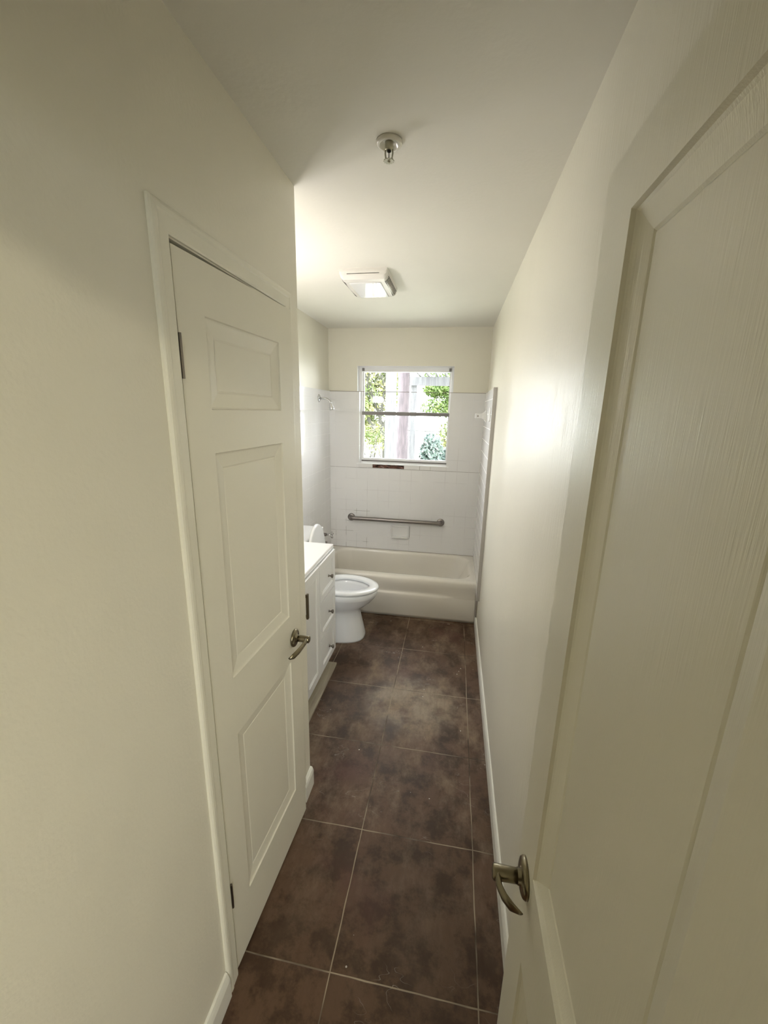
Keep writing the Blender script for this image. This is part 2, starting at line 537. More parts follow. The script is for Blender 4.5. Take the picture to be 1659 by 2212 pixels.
# ------------------------------------------------------------------ panel door
def panel_door_bm(w, h, t, panels, rw=0.045, depth=0.010):
    """door in local coords: width along +y from 0, thickness x 0..-t (face at x=0 looks +x), panels (y0,y1,z0,z1)"""
    bm = bmesh.new()
    ys = sorted({0, w, *[p[0] for p in panels], *[p[1] for p in panels]})
    zs = sorted({0, h, *[p[2] for p in panels], *[p[3] for p in panels]})
    prof = [(0, 0), (0.0025, -depth*0.35), (0.006, -depth*0.5), (rw*0.45, -depth*0.72), (rw*0.85, -depth*0.95), (rw*0.93, -depth*1.12), (rw, -depth)]
    vd = {}
    def V(x, y, z):
        k = (round(x, 5), round(y, 5), round(z, 5))
        if k not in vd: vd[k] = bm.verts.new((x, y, z))
        return vd[k]
    for side in (0, 1):
        xf, sg = (0, 1) if side == 0 else (-t, -1)
        for a, b in zip(ys, ys[1:]):
            for c, d in zip(zs, zs[1:]):
                hit = [p for p in panels if p[0] <= a+1e-6 and p[1] >= b-1e-6 and p[2] <= c+1e-6 and p[3] >= d-1e-6]
                if hit: continue
                bm.faces.new((V(xf, a, c), V(xf, b, c), V(xf, b, d), V(xf, a, d)))
        for (a, b, c, d) in panels:
            prev = None
            for off, dz in prof:
                ring = [V(xf+sg*dz, a+off, c+off), V(xf+sg*dz, b-off, c+off), V(xf+sg*dz, b-off, d-off), V(xf+sg*dz, a+off, d-off)]
                if prev:
                    for i in range(4):
                        bm.faces.new((prev[i], prev[(i+1) % 4], ring[(i+1) % 4], ring[i]))
                prev = ring
            bm.faces.new(prev)
    for i in range(len(zs)-1):
        for y in (0, w):
            bm.faces.new((V(0, y, zs[i]), V(0, y, zs[i+1]), V(-t, y, zs[i+1]), V(-t, y, zs[i])))
    for i in range(len(ys)-1):
        for z in (0, h):
            bm.faces.new((V(0, ys[i], z), V(0, ys[i+1], z), V(-t, ys[i+1], z), V(-t, ys[i], z)))
    return bm

def lever_handle(parent, loc, out, arm, drop=0.006, ln=0.105, curl=1.0):
    """rose + lever; out = unit x direction away from the door, arm = +/-1 along y"""
    x, y, z = loc
    bm = bmesh.new()
    lathe(bm, [(0, 0.0335), (0.004, 0.0335), (0.008, 0.031), (0.010, 0.026), (0.0105, 0.014), (0.016, 0.0135)], loc, (out, 0, 0), 40)
    rose = obj('handle_rose', bm, M['nickel'], smooth=True)
    bm = bmesh.new()
    ex = x+out*0.058
    tube(bm, [(x+out*0.008, y, z), (x+out*0.035, y, z), (x+out*0.058, y, z), (x+out*0.061, y, z)], [0.0125, 0.0128, 0.0135, 0.011], 24)
    # flattened blade that sweeps back along the door
    pts = [(0.050, 0.0), (0.051, 0.02), (0.050, 0.045), (0.047, 0.07), (0.042, 0.092), (0.036, ln)]
    hw = [0.012, 0.0105, 0.010, 0.012, 0.0115, 0.004]
    pts = [(0.050-(0.050-a)*curl, b*ln/0.105) for a, b in pts]
    pts[-1] = (pts[-1][0], ln)
    rings = []
    for (dx, dy), r in zip(pts, hw):
        rings.append([(x+out*(dx+0.0055*math.cos(a)), y+arm*dy, z-drop*(dy/ln)**2*2+r*math.sin(a)) for a in [2*PI*k/14 for k in range(14)]])
    loft(bm, rings)
    lev = obj('handle_lever', bm, M['nickel'], smooth=True)
    keep(rose, parent); keep(lev, parent)
    lev.parent = rose
    lev.matrix_parent_inverse = Matrix.Identity(4)
    rose.matrix_parent_inverse = parent.matrix_world.inverted()

# closet door (door_1), hinged on its near edge and standing slightly proud at the far edge
dw = 0.543
d1 = empty('door_1', (-L+0.002, 0.811, 0.008))
d1.rotation_euler = (0, 0, R(-2.6))
tag(d1, 'narrow cream three-panel closet door standing slightly ajar on the left', 'door', kind='structure')
leafb = panel_door_bm(dw, 2.028, 0.034, [(0.092, 0.452, 0.205, 0.800), (0.092, 0.452, 0.985, 1.610), (0.092, 0.452, 1.712, 1.915)])
lf = obj('door_leaf', leafb, M['door'], d1)
bpy.context.view_layer.update()
hl = d1.matrix_world @ Vector((0.0005, 0.483, 0.882))
lever_handle(d1, (hl.x, hl.y, hl.z), 1, -1, ln=0.112, curl=1.5)
for hz in (0.31, 1.82):
    bm = bmesh.new()
    tube(bm, [(0.004, -0.002, hz-0.045), (0.004, -0.002, hz+0.045)], 0.0035, 10)  # thin dark barrel stands in for the dark gap at the hinge
    obj('hinge_gap', bm, M['knob'], d1)

# entry door (door_2) folded back against the right wall
DX = -0.09
d2 = empty('door_2', (DX, 0.672, 0.012))
tag(d2, 'glossy cream panel door opened flat against the right wall, closest to camera', 'door', kind='structure')
w2 = 0.672-0.142
d2.rotation_euler = (0, 0, R(180))
lf2 = obj('door_leaf', panel_door_bm(w2, 2.025, 0.036, [(0.100, 0.432, 0.22, 0.72), (0.100, 0.432, 0.925, 1.945)], rw=0.040, depth=0.0155), M['near_door'], d2)
lever_handle(d2, (DX, 0.610, 0.886), -1, -1, drop=0.002, ln=0.058, curl=2.2)

# ------------------------------------------------------------------ window_1
w1 = empty('window_1', (-0.747, D+0.09, WZ0))
tag(w1, 'single-hung window over the bathtub looking onto the garden', 'window', kind='structure')
def wpart(name, bm, mt, parent=w1, **kw):
    o = obj(name, bm, mt, **kw)
    bpy.context.view_layer.update()
    o.parent = parent
    o.matrix_parent_inverse = parent.matrix_world.inverted()
    return o
FY0, FY1 = D+0.055, D+0.125
bm = bmesh.new()
box(bm, WX0, WX0+0.034, FY0, FY1, WZ0, WZ1)
box(bm, WX1-0.024, WX1, FY0, FY1, WZ0, WZ1)
box(bm, WX0+0.034, WX1-0.024, FY0, FY1, WZ1-0.045, WZ1)
box(bm, WX0+0.034, WX1-0.024, FY0, FY1, WZ0, WZ0+0.022)
wpart('window_frame', bm, M['white_frame'], bevel=0.003)
X0, X1 = WX0+0.034, WX1-0.024
ZM = 1.690
bm = bmesh.new()
box(bm, X0, X1, FY0+0.035, FY0+0.055, ZM, ZM+0.028)
box(bm, X0, X0+0.014, FY0+0.035, FY0+0.055, ZM+0.028, WZ1-0.045)
box(bm, X1-0.014, X1, FY0+0.035, FY0+0.055, ZM+0.028, WZ1-0.045)
us = wpart('upper_sash', bm, M['white_frame'])
p = wpart('pane', bx(X0+0.014, X1-0.014, FY0+0.043, FY0+0.047, ZM+0.028, WZ1-0.045), M['glass'])
p.parent = us; p.matrix_parent_inverse = Matrix.Identity(4)
bm = bmesh.new()
box(bm, X0, X0+0.020, FY0+0.008, FY0+0.030, WZ0+0.022, ZM)
box(bm, X1-0.012, X1, FY0+0.008, FY0+0.030, WZ0+0.022, ZM)
box(bm, X0+0.020, X1-0.012, FY0+0.008, FY0+0.030, WZ0+0.030, WZ0+0.052)
ls = wpart('lower_sash', bm, M['white_frame'])
p = wpart('pane', bx(X0+0.020, X1-0.012, FY0+0.017, FY0+0.021, WZ0+0.052, ZM), M['glass'])
p.parent = ls; p.matrix_parent_inverse = Matrix.Identity(4)
o = wpart('meeting_rail', bx(X0, X1, FY0+0.002, FY0+0.032, ZM-0.006, ZM+0.026), M['aluminium'], bevel=0.003)
tag(o, 'weathered grey meeting rail')
bm = bmesh.new()
box(bm, X0, X1, FY0+0.0, FY0+0.034, WZ0+0.018, WZ0+0.032)
o = wpart('bottom_rail', bm, M['aluminium'])
tag(o, 'grimy dark rail at the foot of the lower sash')
for xx in (X0+0.012, X1-0.012):
    bm = bmesh.new()
    box(bm, xx-0.010, xx+0.010, FY0-0.012, FY0, WZ1-0.040, WZ1-0.014)
    o = wpart('blind_bracket', bm, M['aluminium'])
# white stool / reveal lining at the bottom
bm = bx(WX0+0.001, WX1-0.001, D-TH-0.007, FY0, WZ0, WZ0+0.008)
o = wpart('sill', bm, M['white_frame'])
bm = bmesh.new()
box(bm, WX0, WX0+0.002, D-0.003, FY0, TZ, WZ1)
box(bm, WX1-0.002, WX1, D-0.003, FY0, TZ, WZ1)
box(bm, WX0, WX1, D-0.003, FY0, WZ1-0.002, WZ1)
wpart('reveal_lining', bm, M['white_frame'])

w2_ = empty('added_window', (0.65, -3.14, RZ0))  # unseen window added to let soft fill daylight into the hall
tag(w2_, 'unseen window added behind the photographer for fill daylight', 'window', kind='structure')
bm = bmesh.new()
box(bm, RX0, RX0+0.04, -3.17, -3.11, RZ0, RZ1)
box(bm, RX1-0.04, RX1, -3.17, -3.11, RZ0, RZ1)
box(bm, RX0+0.04, RX1-0.04, -3.17, -3.11, RZ0, RZ0+0.04)
box(bm, RX0+0.04, RX1-0.04, -3.17, -3.11, RZ1-0.04, RZ1)
box(bm, 0.63, 0.67, -3.165, -3.115, RZ0+0.04, RZ1-0.04)
wpart('window_frame', bm, M['white_frame'], parent=w2_)
wpart('pane', bx(RX0+0.04, RX1-0.04, -3.142, -3.138, RZ0+0.04, RZ1-0.04), M['glass'], parent=w2_)

# ------------------------------------------------------------------ bathtub
def tub():
    root = empty('bathtub', (-W/2, 3.5, 0))
    tag(root, 'bone-coloured alcove bathtub under the window', 'bathtub')
    x0, x1, y0, y1, zr = -W+0.002, -0.002, 3.170, D-0.002, 0.372
    N = 96
    def rr(ax0, ax1, ay0, ay1, r, z):
        cx, cy = (ax0+ax1)/2, (ay0+ay1)/2
        hx, hy = (ax1-ax0)/2, (ay1-ay0)/2
        out = []
        for k in range(N):
            a = 2*PI*(k+0.5)/N
            # even corner sampling
            q = int(a//(PI/2)); t = (a - q*PI/2)/(PI/2)
            sx, sy = ((1, 1), (-1, 1), (-1, -1), (1, -1))[q]
            th = q*PI/2 + t*PI/2
            out.append((cx+sx*(hx-r)+r*math.cos(th), cy+sy*(hy-r)+r*math.sin(th), z))
        return out
    bm = bmesh.new()
    rings = [rr(x0, x1, y0+0.034, y1, 0.004, zr-0.012),
             rr(x0, x1, y0+0.036, y1, 0.004, zr-0.0003),
             rr(x0+0.040, x1-0.024, y0+0.046, y1-0.012, 0.03, zr),
             rr(x0+0.095, x1-0.052, y0+0.060, y1-0.034, 0.13, zr+0.000),
             rr(x0+0.104, x1-0.060, y0+0.068, y1-0.040, 0.13, zr-0.002),
             rr(x0+0.112, x1-0.068, y0+0.076, y1-0.045, 0.13, zr-0.008),
             rr(x0+0.118, x1-0.075, y0+0.082, y1-0.049, 0.13, zr-0.017),
             rr(x0+0.121, x1-0.082, y0+0.086, y1-0.051, 0.13, zr-0.030),
             rr(x0+0.130, x1-0.120, y0+0.095, y1-0.062, 0.13, zr-0.120),
             rr(x0+0.150, x1-0.190, y0+0.110, y1-0.078, 0.13, zr-0.240),
             rr(x0+0.170, x1-0.225, y0+0.125, y1-0.092, 0.12, zr-0.290),
             rr(x0+0.210, x1-0.270, y0+0.160, y1-0.130, 0.10, zr-0.308)]
    loft(bm, rings, False, True)
    obj('basin', bm, M['tub'], smooth=True).parent = None
    basin = bpy.data.objects['basin']
    keep(basin, root)
    # front apron: profile swept along x
    prof = [(0.050, zr-0.012), (0.044, zr-0.0008), (0.034, zr-0.0002), (0.024, zr-0.0010), (0.014, zr-0.005), (0.006, zr-0.012), (0.001, zr-0.024), (0, zr-0.060),
            (0.005, zr-0.095), (0.010, zr-0.125), (0.011, zr-0.138), (0.007, zr-0.146), (-0.001, zr-0.153), (-0.004, zr-0.163), (-0.003, zr-0.20), (0.003, 0.03), (0.012, 0.0), (0.05, 0.0), (0.05, zr-0.02)]
    bm = bmesh.new()
    rings = []
    for t in [i/60 for i in range(61)]:
        x = x0+(x1-x0)*t
        # the raised lower panel fades out towards the right end
        f = max(0, min(1, (-0.16-x)/0.18))
        f = f*f*(3-2*f)
        ring = []
        for k, (dy, z) in enumerate(prof):
            if 8 <= k <= 13:
                dy2 = 0.006+0.0*f
                dy = dy*f + dy2*(1-f)
            ring.append((x, y0+dy, z))
        rings.append(ring)
    loft(bm, rings)
    ap = obj('apron', bm, M['tub'], smooth=True)
    keep(ap, root)
    bm = bmesh.new()
    box(bm, x0+0.02, x1-0.015, D-TH-0.004, D-TH, zr, zr+0.003)
    cl = obj('caulk_line', bm, M['caulk'])
    keep(cl, root)
tub()

# ------------------------------------------------------------------ toilet
def toilet():
    cy = 2.815
    root = empty('toilet', (-1.10, cy, 0))
    tag(root, 'white two-piece toilet with its lid up beside the vanity', 'toilet')
    N = 56
    def egg(xb, xf, hw, z, p=2.0):
        """egg outline: back at xb, front at xf, half width hw"""
        xc = xb+(xf-xb)*0.42
        out = []
        for k in range(N):
            a = 2*PI*k/N
            c, s = math.cos(a), math.sin(a)
            rx = (xf-xc) if c > 0 else (xc-xb)
            e = 2/p
            out.append((xc+rx*math.copysign(abs(c)**e, c), cy+hw*math.copysign(abs(s)**e, s), z))
        return out
    bm = bmesh.new()
    rings = [egg(-1.36, -0.872, 0.152, 0.0, 2.7), egg(-1.36, -0.874, 0.151, 0.012, 2.7), egg(-1.355, -0.890, 0.140, 0.09, 2.6), egg(-1.35, -0.908, 0.130, 0.17, 2.5),
             egg(-1.35, -0.916, 0.126, 0.222, 2.4), egg(-1.35, -0.905, 0.132, 0.245, 2.3), egg(-1.33, -0.868, 0.150, 0.27, 2.2), egg(-1.30, -0.825, 0.168, 0.305, 2.1), egg(-1.28, -0.797, 0.178, 0.34, 2.05),
             egg(-1.27, -0.789, 0.182, 0.352, 2.05), egg(-1.27, -0.782, 0.185, 0.362, 2.05), egg(-1.27, -0.780, 0.186, 0.392, 2.05), egg(-1.265, -0.786, 0.182, 0.400, 2.05),
             egg(-1.20, -0.842, 0.125, 0.398, 2.0), egg(-1.19, -0.852, 0.118, 0.375, 2.0), egg(-1.18, -0.872, 0.110, 0.33, 2.0), egg(-1.14, -0.94, 0.085, 0.27, 2.0), egg(-1.08, -0.98, 0.04, 0.24, 2.0)]
    loft(bm, rings)
    b = obj('bowl', bm, M['porcelain'], smooth=True); keep(b, root)
    bm = bmesh.new()
    a = [egg(-1.235, -0.776, 0.182, 0.404), egg(-1.24, -0.770, 0.187, 0.410), egg(-1.24, -0.770, 0.187, 0.420), egg(-1.235, -0.777, 0.182, 0.427),
         egg(-1.22, -0.80, 0.168, 0.430), egg(-1.185, -0.838, 0.128, 0.428), egg(-1.18, -0.845, 0.122, 0.420), egg(-1.18, -0.845, 0.122, 0.406)]
    vs = loft(bm, a, False, False)
    n = N
    for i in range(n):
        j = (i+1) % n
        bm.faces.new((vs[-1][i], vs[-1][j], vs[0][j], vs[0][i]))
    b = obj('seat', bm, M['porcelain'], smooth=True); keep(b, root)
    # raised lid, leaning back on the tank
    bm = bmesh.new()
    def lidring(scale, off):
        out = []
        for (x, y, z) in egg(0.0, 0.455, 0.186, 0):
            xc = 0.20
            t = (x-xc)*scale+xc
            out.append((-1.243-off-0.09*t*0.35, cy+(y-cy)*scale, 0.430+t))
        return out
    loft(bm, [lidring(0.93, -0.010), lidring(0.985, -0.008), lidring(1.0, -0.002), lidring(1.0, 0.006), lidring(0.985, 0.012), lidring(0.9, 0.014)])
    b = obj('lid', bm, M['porcelain'], smooth=True); keep(b, root)
    bm = bmesh.new()
    box(bm, -1.452, -1.285, cy-0.235, cy+0.235, 0.385, 0.765)
    tk = obj('tank', bm, M['porcelain'], bevel=0.02, seg=4); keep(tk, root)
    b = obj('tank_lid', bx(-1.458, -1.277, cy-0.243, cy+0.243, 0.765, 0.800), M['porcelain'], bevel=0.01, seg=3); keep(b, root)
    bm = bmesh.new()
    tube(bm, [(-1.285, cy-0.17, 0.70), (-1.265, cy-0.17, 0.70)], 0.010, 14)
    tube(bm, [(-1.268, cy-0.17, 0.70), (-1.262, cy-0.12, 0.695), (-1.262, cy-0.09, 0.69)], 0.006, 10)
    b = obj('flush_lever', bm, M['chrome'], smooth=True); keep(b, root)
toilet()

# ------------------------------------------------------------------ vanity cabinet
def vanity():
    y0, y1, xf, xb, zb, zt = 1.56, 2.405, -1.008, -W+0.002, 0.135, 0.858
    root = empty('vanity_cabinet', (-1.2, 1.98, 0))
    tag(root, 'white vanity cabinet with doors and three drawers at the left', 'cabinet')
    bm = bmesh.new()
    box(bm, xb, xf, y0, y1, zb, zt)
    box(bm, xb, -1.10, y0+0.005, y1-0.005, 0, zb)
    b = obj('cabinet_body', bm, M['white']); keep(b, root)
    def front(name, a, bb, c, d, fr=0.045):
        f = panel_door_bm(bb-a, d-c, 0.018, [(fr, bb-a-fr, fr, d-c-fr)], rw=0.012, depth=0.007)
        bmesh.ops.translate(f, verts=f.verts, vec=(xf+0.019, a, c))
        o = obj(name, f, M['white']); keep(o, root)
        return o
    yd = 2.092
    def knob(par, y, z):
        bm = bmesh.new()
        lathe(bm, [(0, 0.009), (0.003, 0.008), (0.006, 0.0045), (0.014, 0.005), (0.018, 0.010), (0.024, 0.0135), (0.028, 0.012), (0.030, 0.006)], (xf+0.019, y, z), (1, 0, 0), 20)
        o = obj('knob', bm, M['knob'], smooth=True)
        bpy.context.view_layer.update()
        o.parent = par
        o.matrix_parent_inverse = par.matrix_world.inverted()
    for c, d, kz in ((0.612, 0.853, 0.725), (0.368, 0.604, 0.484), (0.138, 0.360, 0.235)):
        dr = front('drawer', yd+0.003, y1-0.004, c, d, 0.04)
        knob(dr, 2.262, kz)
    ym = (y0+yd)/2+0.004
    dl = front('cabinet_door', y0+0.004, ym-0.002, 0.138, 0.853, 0.05)
    dr = front('cabinet_door', ym+0.002, yd-0.003, 0.138, 0.853, 0.05)
    for par, yy in ((dl, ym-0.022), (dr, ym+0.030)):
        bm = bmesh.new()
        yy -= 0.006
        box(bm, xf+0.026, xf+0.036, yy-0.009, yy+0.009, 0.650, 0.790)
        box(bm, xf+0.0185, xf+0.027, yy-0.006, yy+0.006, 0.655, 0.668)
        box(bm, xf+0.0185, xf+0.027, yy-0.006, yy+0.006, 0.772, 0.785)
        o = obj('bar_pull', bm, M['brass_plate'])
        bpy.context.view_layer.update()
        o.parent = par
        o.matrix_parent_inverse = par.matrix_world.inverted()
    # countertop with a sunken basin
    ct = empty('vanity_countertop', (-1.23, 1.98, zt))
    tag(ct, 'white moulded countertop with sink on top of the vanity cabinet', 'countertop')
    zt1 = zt+0.024
    bm = bmesh.new()
    N = 40
    cx, cyy = -1.25, 1.99
    X0, X1, Y0, Y1 = xb, -1.003, y0-0.008, y1+0.010
    def edge(z, ins=0):
        out = []
        for k in range(N):
            a = 2*PI*k/N
            c, s = math.cos(a), math.sin(a)
            hx0, hx1, hy0, hy1 = cx-X0-ins, X1-cx-ins, cyy-Y0-ins, Y1-cyy-ins
            hx = hx1 if c > 0 else hx0
            hy = hy1 if s > 0 else hy0
            t = min(hx/abs(c) if abs(c) > 1e-6 else 1e9, hy/abs(s) if abs(s) > 1e-6 else 1e9)
            out.append((cx+t*c, cyy+t*s, z))
        # snap nearest to the corners
        for px, py in ((X0+ins, Y0+ins), (X1-ins, Y0+ins), (X0+ins, Y1-ins), (X1-ins, Y1-ins)):
            i = min(range(N), key=lambda i: (out[i][0]-px)**2+(out[i][1]-py)**2)
            out[i] = (px, py, z)
        return out
    def ell(rx, ry, z):
        return [(cx+rx*math.cos(2*PI*k/N), cyy+ry*math.sin(2*PI*k/N), z) for k in range(N)]
    loft(bm, [edge(zt), edge(zt1-0.004), edge(zt1, 0.003), ell(0.150, 0.205, zt1), ell(0.144, 0.198, zt1-0.004), ell(0.11, 0.16, zt1-0.08), ell(0.05, 0.06, zt1-0.12)], False, True)
    b = obj('countertop_slab', bm, M['counter']); keep(b, ct)
    b = obj('backsplash', bx(xb, xb+0.018, y0-0.008, y1+0.010, zt1, zt1+0.09), M['counter']); keep(b, ct)
    # faucet hidden mostly behind the hall corner
    fa = empty('faucet', (-1.42, 1.99, zt1))
    tag(fa, 'chrome faucet behind the basin on the vanity countertop', 'faucet')
    bm = bmesh.new()
    box(bm, -1.436, -1.406, 1.92, 2.06, zt1, zt1+0.012)
    tube(bm, arc((-1.421, 1.99, zt1+0.01), (-1.421, 1.99, zt1+0.11), (-1.32, 1.99, zt1+0.075), 10), 0.010, 12)
    b = obj('spout', bm, M['chrome'], smooth=True); keep(b, fa)
    for yy in (1.935, 2.045):
        bm = bmesh.new()
        lathe(bm, [(0, 0.012), (0.03, 0.012), (0.035, 0.018), (0.048, 0.016), (0.05, 0.008)], (-1.421, yy, zt1+0.012), (0, 0, 1), 16)
        b = obj('tap_handle', bm, M['chrome'], smooth=True); keep(b, fa)
    o = obj('loose_plank', bx(-1.095, -0.983, 1.50, 2.405, 0, 0.018), M['plank'], bevel=0.002)
    tag(o, 'bare wooden plank lying on the floor under the vanity front', 'plank')
vanity()

# ------------------------------------------------------------------ bathroom fittings
def grab_bar():
    z, yb = 0.690, 3.775
    root = empty('grab_bar', (-0.79, D-TH, z))
    tag(root, 'brushed steel grab bar on the tiled wall above the tub', 'grab bar')
    xa, xb = -1.236, -0.352
    r = 0.0195
    bm = bmesh.new()
    pts = [(xa, D-TH-0.002, z), (xa, yb+0.03, z)] + [tuple(p) for p in arc((xa, yb+0.026, z), (xa, yb, z), (xa+0.026, yb, z), 6)] + \
          [tuple(p) for p in arc((xb-0.026, yb, z), (xb, yb, z), (xb, yb+0.026, z), 6)] + [(xb, D-TH-0.002, z)]
    tube(bm, pts, r, 20)
    b = obj('bar', bm, M['steel'], smooth=True); keep(b, root)
    for x in (xa, xb):
        bm = bmesh.new()
        lathe(bm, [(0, 0.037), (0.006, 0.037), (0.011, 0.034), (0.014, 0.024), (0.015, 0.017)], (x, D-TH, z), (0, -1, 0), 32)
        b = obj('flange', bm, M['steel'], smooth=True); keep(b, root)
grab_bar()

def soap_niche():
    x0, x1, z0, z1 = -0.835, -0.652, 0.508, 0.632
    y = D-TH
    bm = bmesh.new()
    box(bm, x0, x1, y-0.006, y, z0, z1)
    vs = []
    # raised frame with a hollow front
    fr = 0.014
    box(bm, x0, x0+fr, y-0.016, y-0.006, z0, z1)
    box(bm, x1-fr, x1, y-0.016, y-0.006, z0, z1)
    box(bm, x0+fr, x1-fr, y-0.030, y-0.006, z0, z0+0.016)
    box(bm, x0+fr, x1-fr, y-0.012, y-0.006, z1-fr, z1)
    o = obj('soap_dish', bm, M['bullnose'], bevel=0.003)
    tag(o, 'white ceramic soap dish set in the tiles under the grab bar', 'soap dish')
    for x in (x0-0.002, x1+0.0005):  # thin dark strips down both sides of the dish
        b = obj('dark_joint', bx(x, x+0.002, y-0.002, y-0.0002, z0+0.01, z1-0.004), M['caulk'])
        keep(b, o)
soap_niche()

def shower():
    root = empty('shower_arm', (-W+TH, 3.507, 1.82))
    tag(root, 'chrome shower arm and small head high on the left tiles', 'shower head')
    xw, y = -W+TH, 3.507
    bm = bmesh.new()
    lathe(bm, [(0, 0.034), (0.003, 0.033), (0.008, 0.026), (0.010, 0.010)], (xw, y, 1.82), (1, 0, 0), 28)
    b = obj('escutcheon', bm, M['chrome'], smooth=True); keep(b, root)
    bm = bmesh.new()
    tube(bm, [(xw, y, 1.82), (xw+0.04, y, 1.819)] + [tuple(p) for p in arc((xw+0.05, y, 1.818), (xw+0.092, y, 1.815), (xw+0.108, y, 1.775), 8)], 0.0095, 14)
    b = obj('arm', bm, M['chrome'], smooth=True); keep(b, root)
    bm = bmesh.new()
    d = Vector((0.16, 0, -1))
    lathe(bm, [(0, 0.011), (0.010, 0.013), (0.018, 0.013), (0.030, 0.020), (0.052, 0.022), (0.056, 0.019)], (xw+0.107, y, 1.778), d, 22)
    b = obj('shower_head', bm, M['chrome'], smooth=True); keep(b, root)
    # mixing valve
    z = 0.585
    root = empty('tub_valve', (xw, y, z))
    tag(root, 'chrome tub valve handle just beyond the vanity and toilet lid', 'tap')
    bm = bmesh.new()
    lathe(bm, [(0, 0.045), (0.004, 0.044), (0.012, 0.034), (0.016, 0.018), (0.05, 0.015)], (xw, y, z), (1, 0, 0), 28)
    b = obj('escutcheon', bm, M['steel'], smooth=True); keep(b, root)
    bm = bmesh.new()
    tube(bm, [(xw+0.04, y, z), (xw+0.110, y, z)], 0.010, 14)
    for a in range(4):
        dy, dz = math.cos(a*PI/2+0.2)*0.03, math.sin(a*PI/2+0.2)*0.03
        tube(bm, [(xw+0.104, y, z), (xw+0.106, y+dy, z+dz)], [0.007, 0.0095], 10)
    b = obj('cross_handle', bm, M['chrome'], smooth=True); keep(b, root)
    for dy, dz in ((0.10, -0.07),):
        bm = bmesh.new()
        lathe(bm, [(0, 0.02), (0.01, 0.018), (0.03, 0.010), (0.05, 0.014), (0.06, 0.012)], (xw, y-0.01, z-0.075), (1, 0, 0), 18)
        b = obj('diverter', bm, M['steel'], smooth=True); keep(b, root)
    root2 = obj('tub_spout', bmesh.new(), M['chrome'])
    me = root2.data
    bm = bmesh.new()
    lathe(bm, [(0, 0.030), (0.01, 0.028), (0.09, 0.022), (0.118, 0.020), (0.125, 0.012)], (xw, y, 0.452), (1, 0, -0.05), 22)
    tube(bm, [(xw+0.105, y, 0.445), (xw+0.107, y, 0.412)], 0.017, 14)
    for f in bm.faces: f.smooth = True
    bm.to_mesh(me); bm.free()
    tag(root2, 'stubby tub spout below the valve at the left tub end', 'tap')
shower()

def bar_bracket():
    y, z, xw = 3.55, 1.70, -0.022
    bm = bmesh.new()
    def dia(h, w_, d):
        return [(xw-d, y+w_, z), (xw-d, y+w_*0.35, z+h*0.55), (xw-d, y, z+h), (xw-d, y-w_*0.35, z+h*0.55), (xw-d, y-w_, z), (xw-d, y-w_*0.35, z-h*0.55), (xw-d, y, z-h), (xw-d, y+w_*0.35, z-h*0.55)]
    def sq(h, d):
        return [(xw-d, y+h, z), (xw-d, y+h, z+h), (xw-d, y, z+h), (xw-d, y-h, z+h), (xw-d, y-h, z), (xw-d, y-h, z-h), (xw-d, y, z-h), (xw-d, y+h, z-h)]
    loft(bm, [sq(0.052, 0), sq(0.050, 0.006), sq(0.034, 0.016), sq(0.022, 0.035), sq(0.019, 0.055), sq(0.020, 0.085), sq(0.017, 0.090)])
    o = obj('towel_bar_bracket', bm, M['bullnose'], bevel=0.003, smooth=False)
    tag(o, 'white ceramic towel bar bracket without its bar on the right tiles', 'bracket')
    bm = bmesh.new()
    vs = [bm.verts.new((xw-0.068+a, y-0.0205, z+b)) for a, b in ((0.009, 0), (0, 0.009), (-0.009, 0), (0, -0.009))]
    r = bmesh.ops.extrude_face_region(bm, geom=[bm.faces.new(vs)])
    bmesh.ops.translate(bm, verts=[v for v in r['geom'] if isinstance(v, bmesh.types.BMVert)], vec=(0, 0.003, 0))
    b = obj('socket_hole', bm, M['caulk']); keep(b, o)
    o2 = obj('wall_slot_tile', bx(-0.030, -0.022, 3.13, 3.21, 1.665, 1.765), M['bullnose'], bevel=0.003)
    tag(o2, 'small raised white tile plate near the edge of the right tiling', 'tile')
bar_bracket()

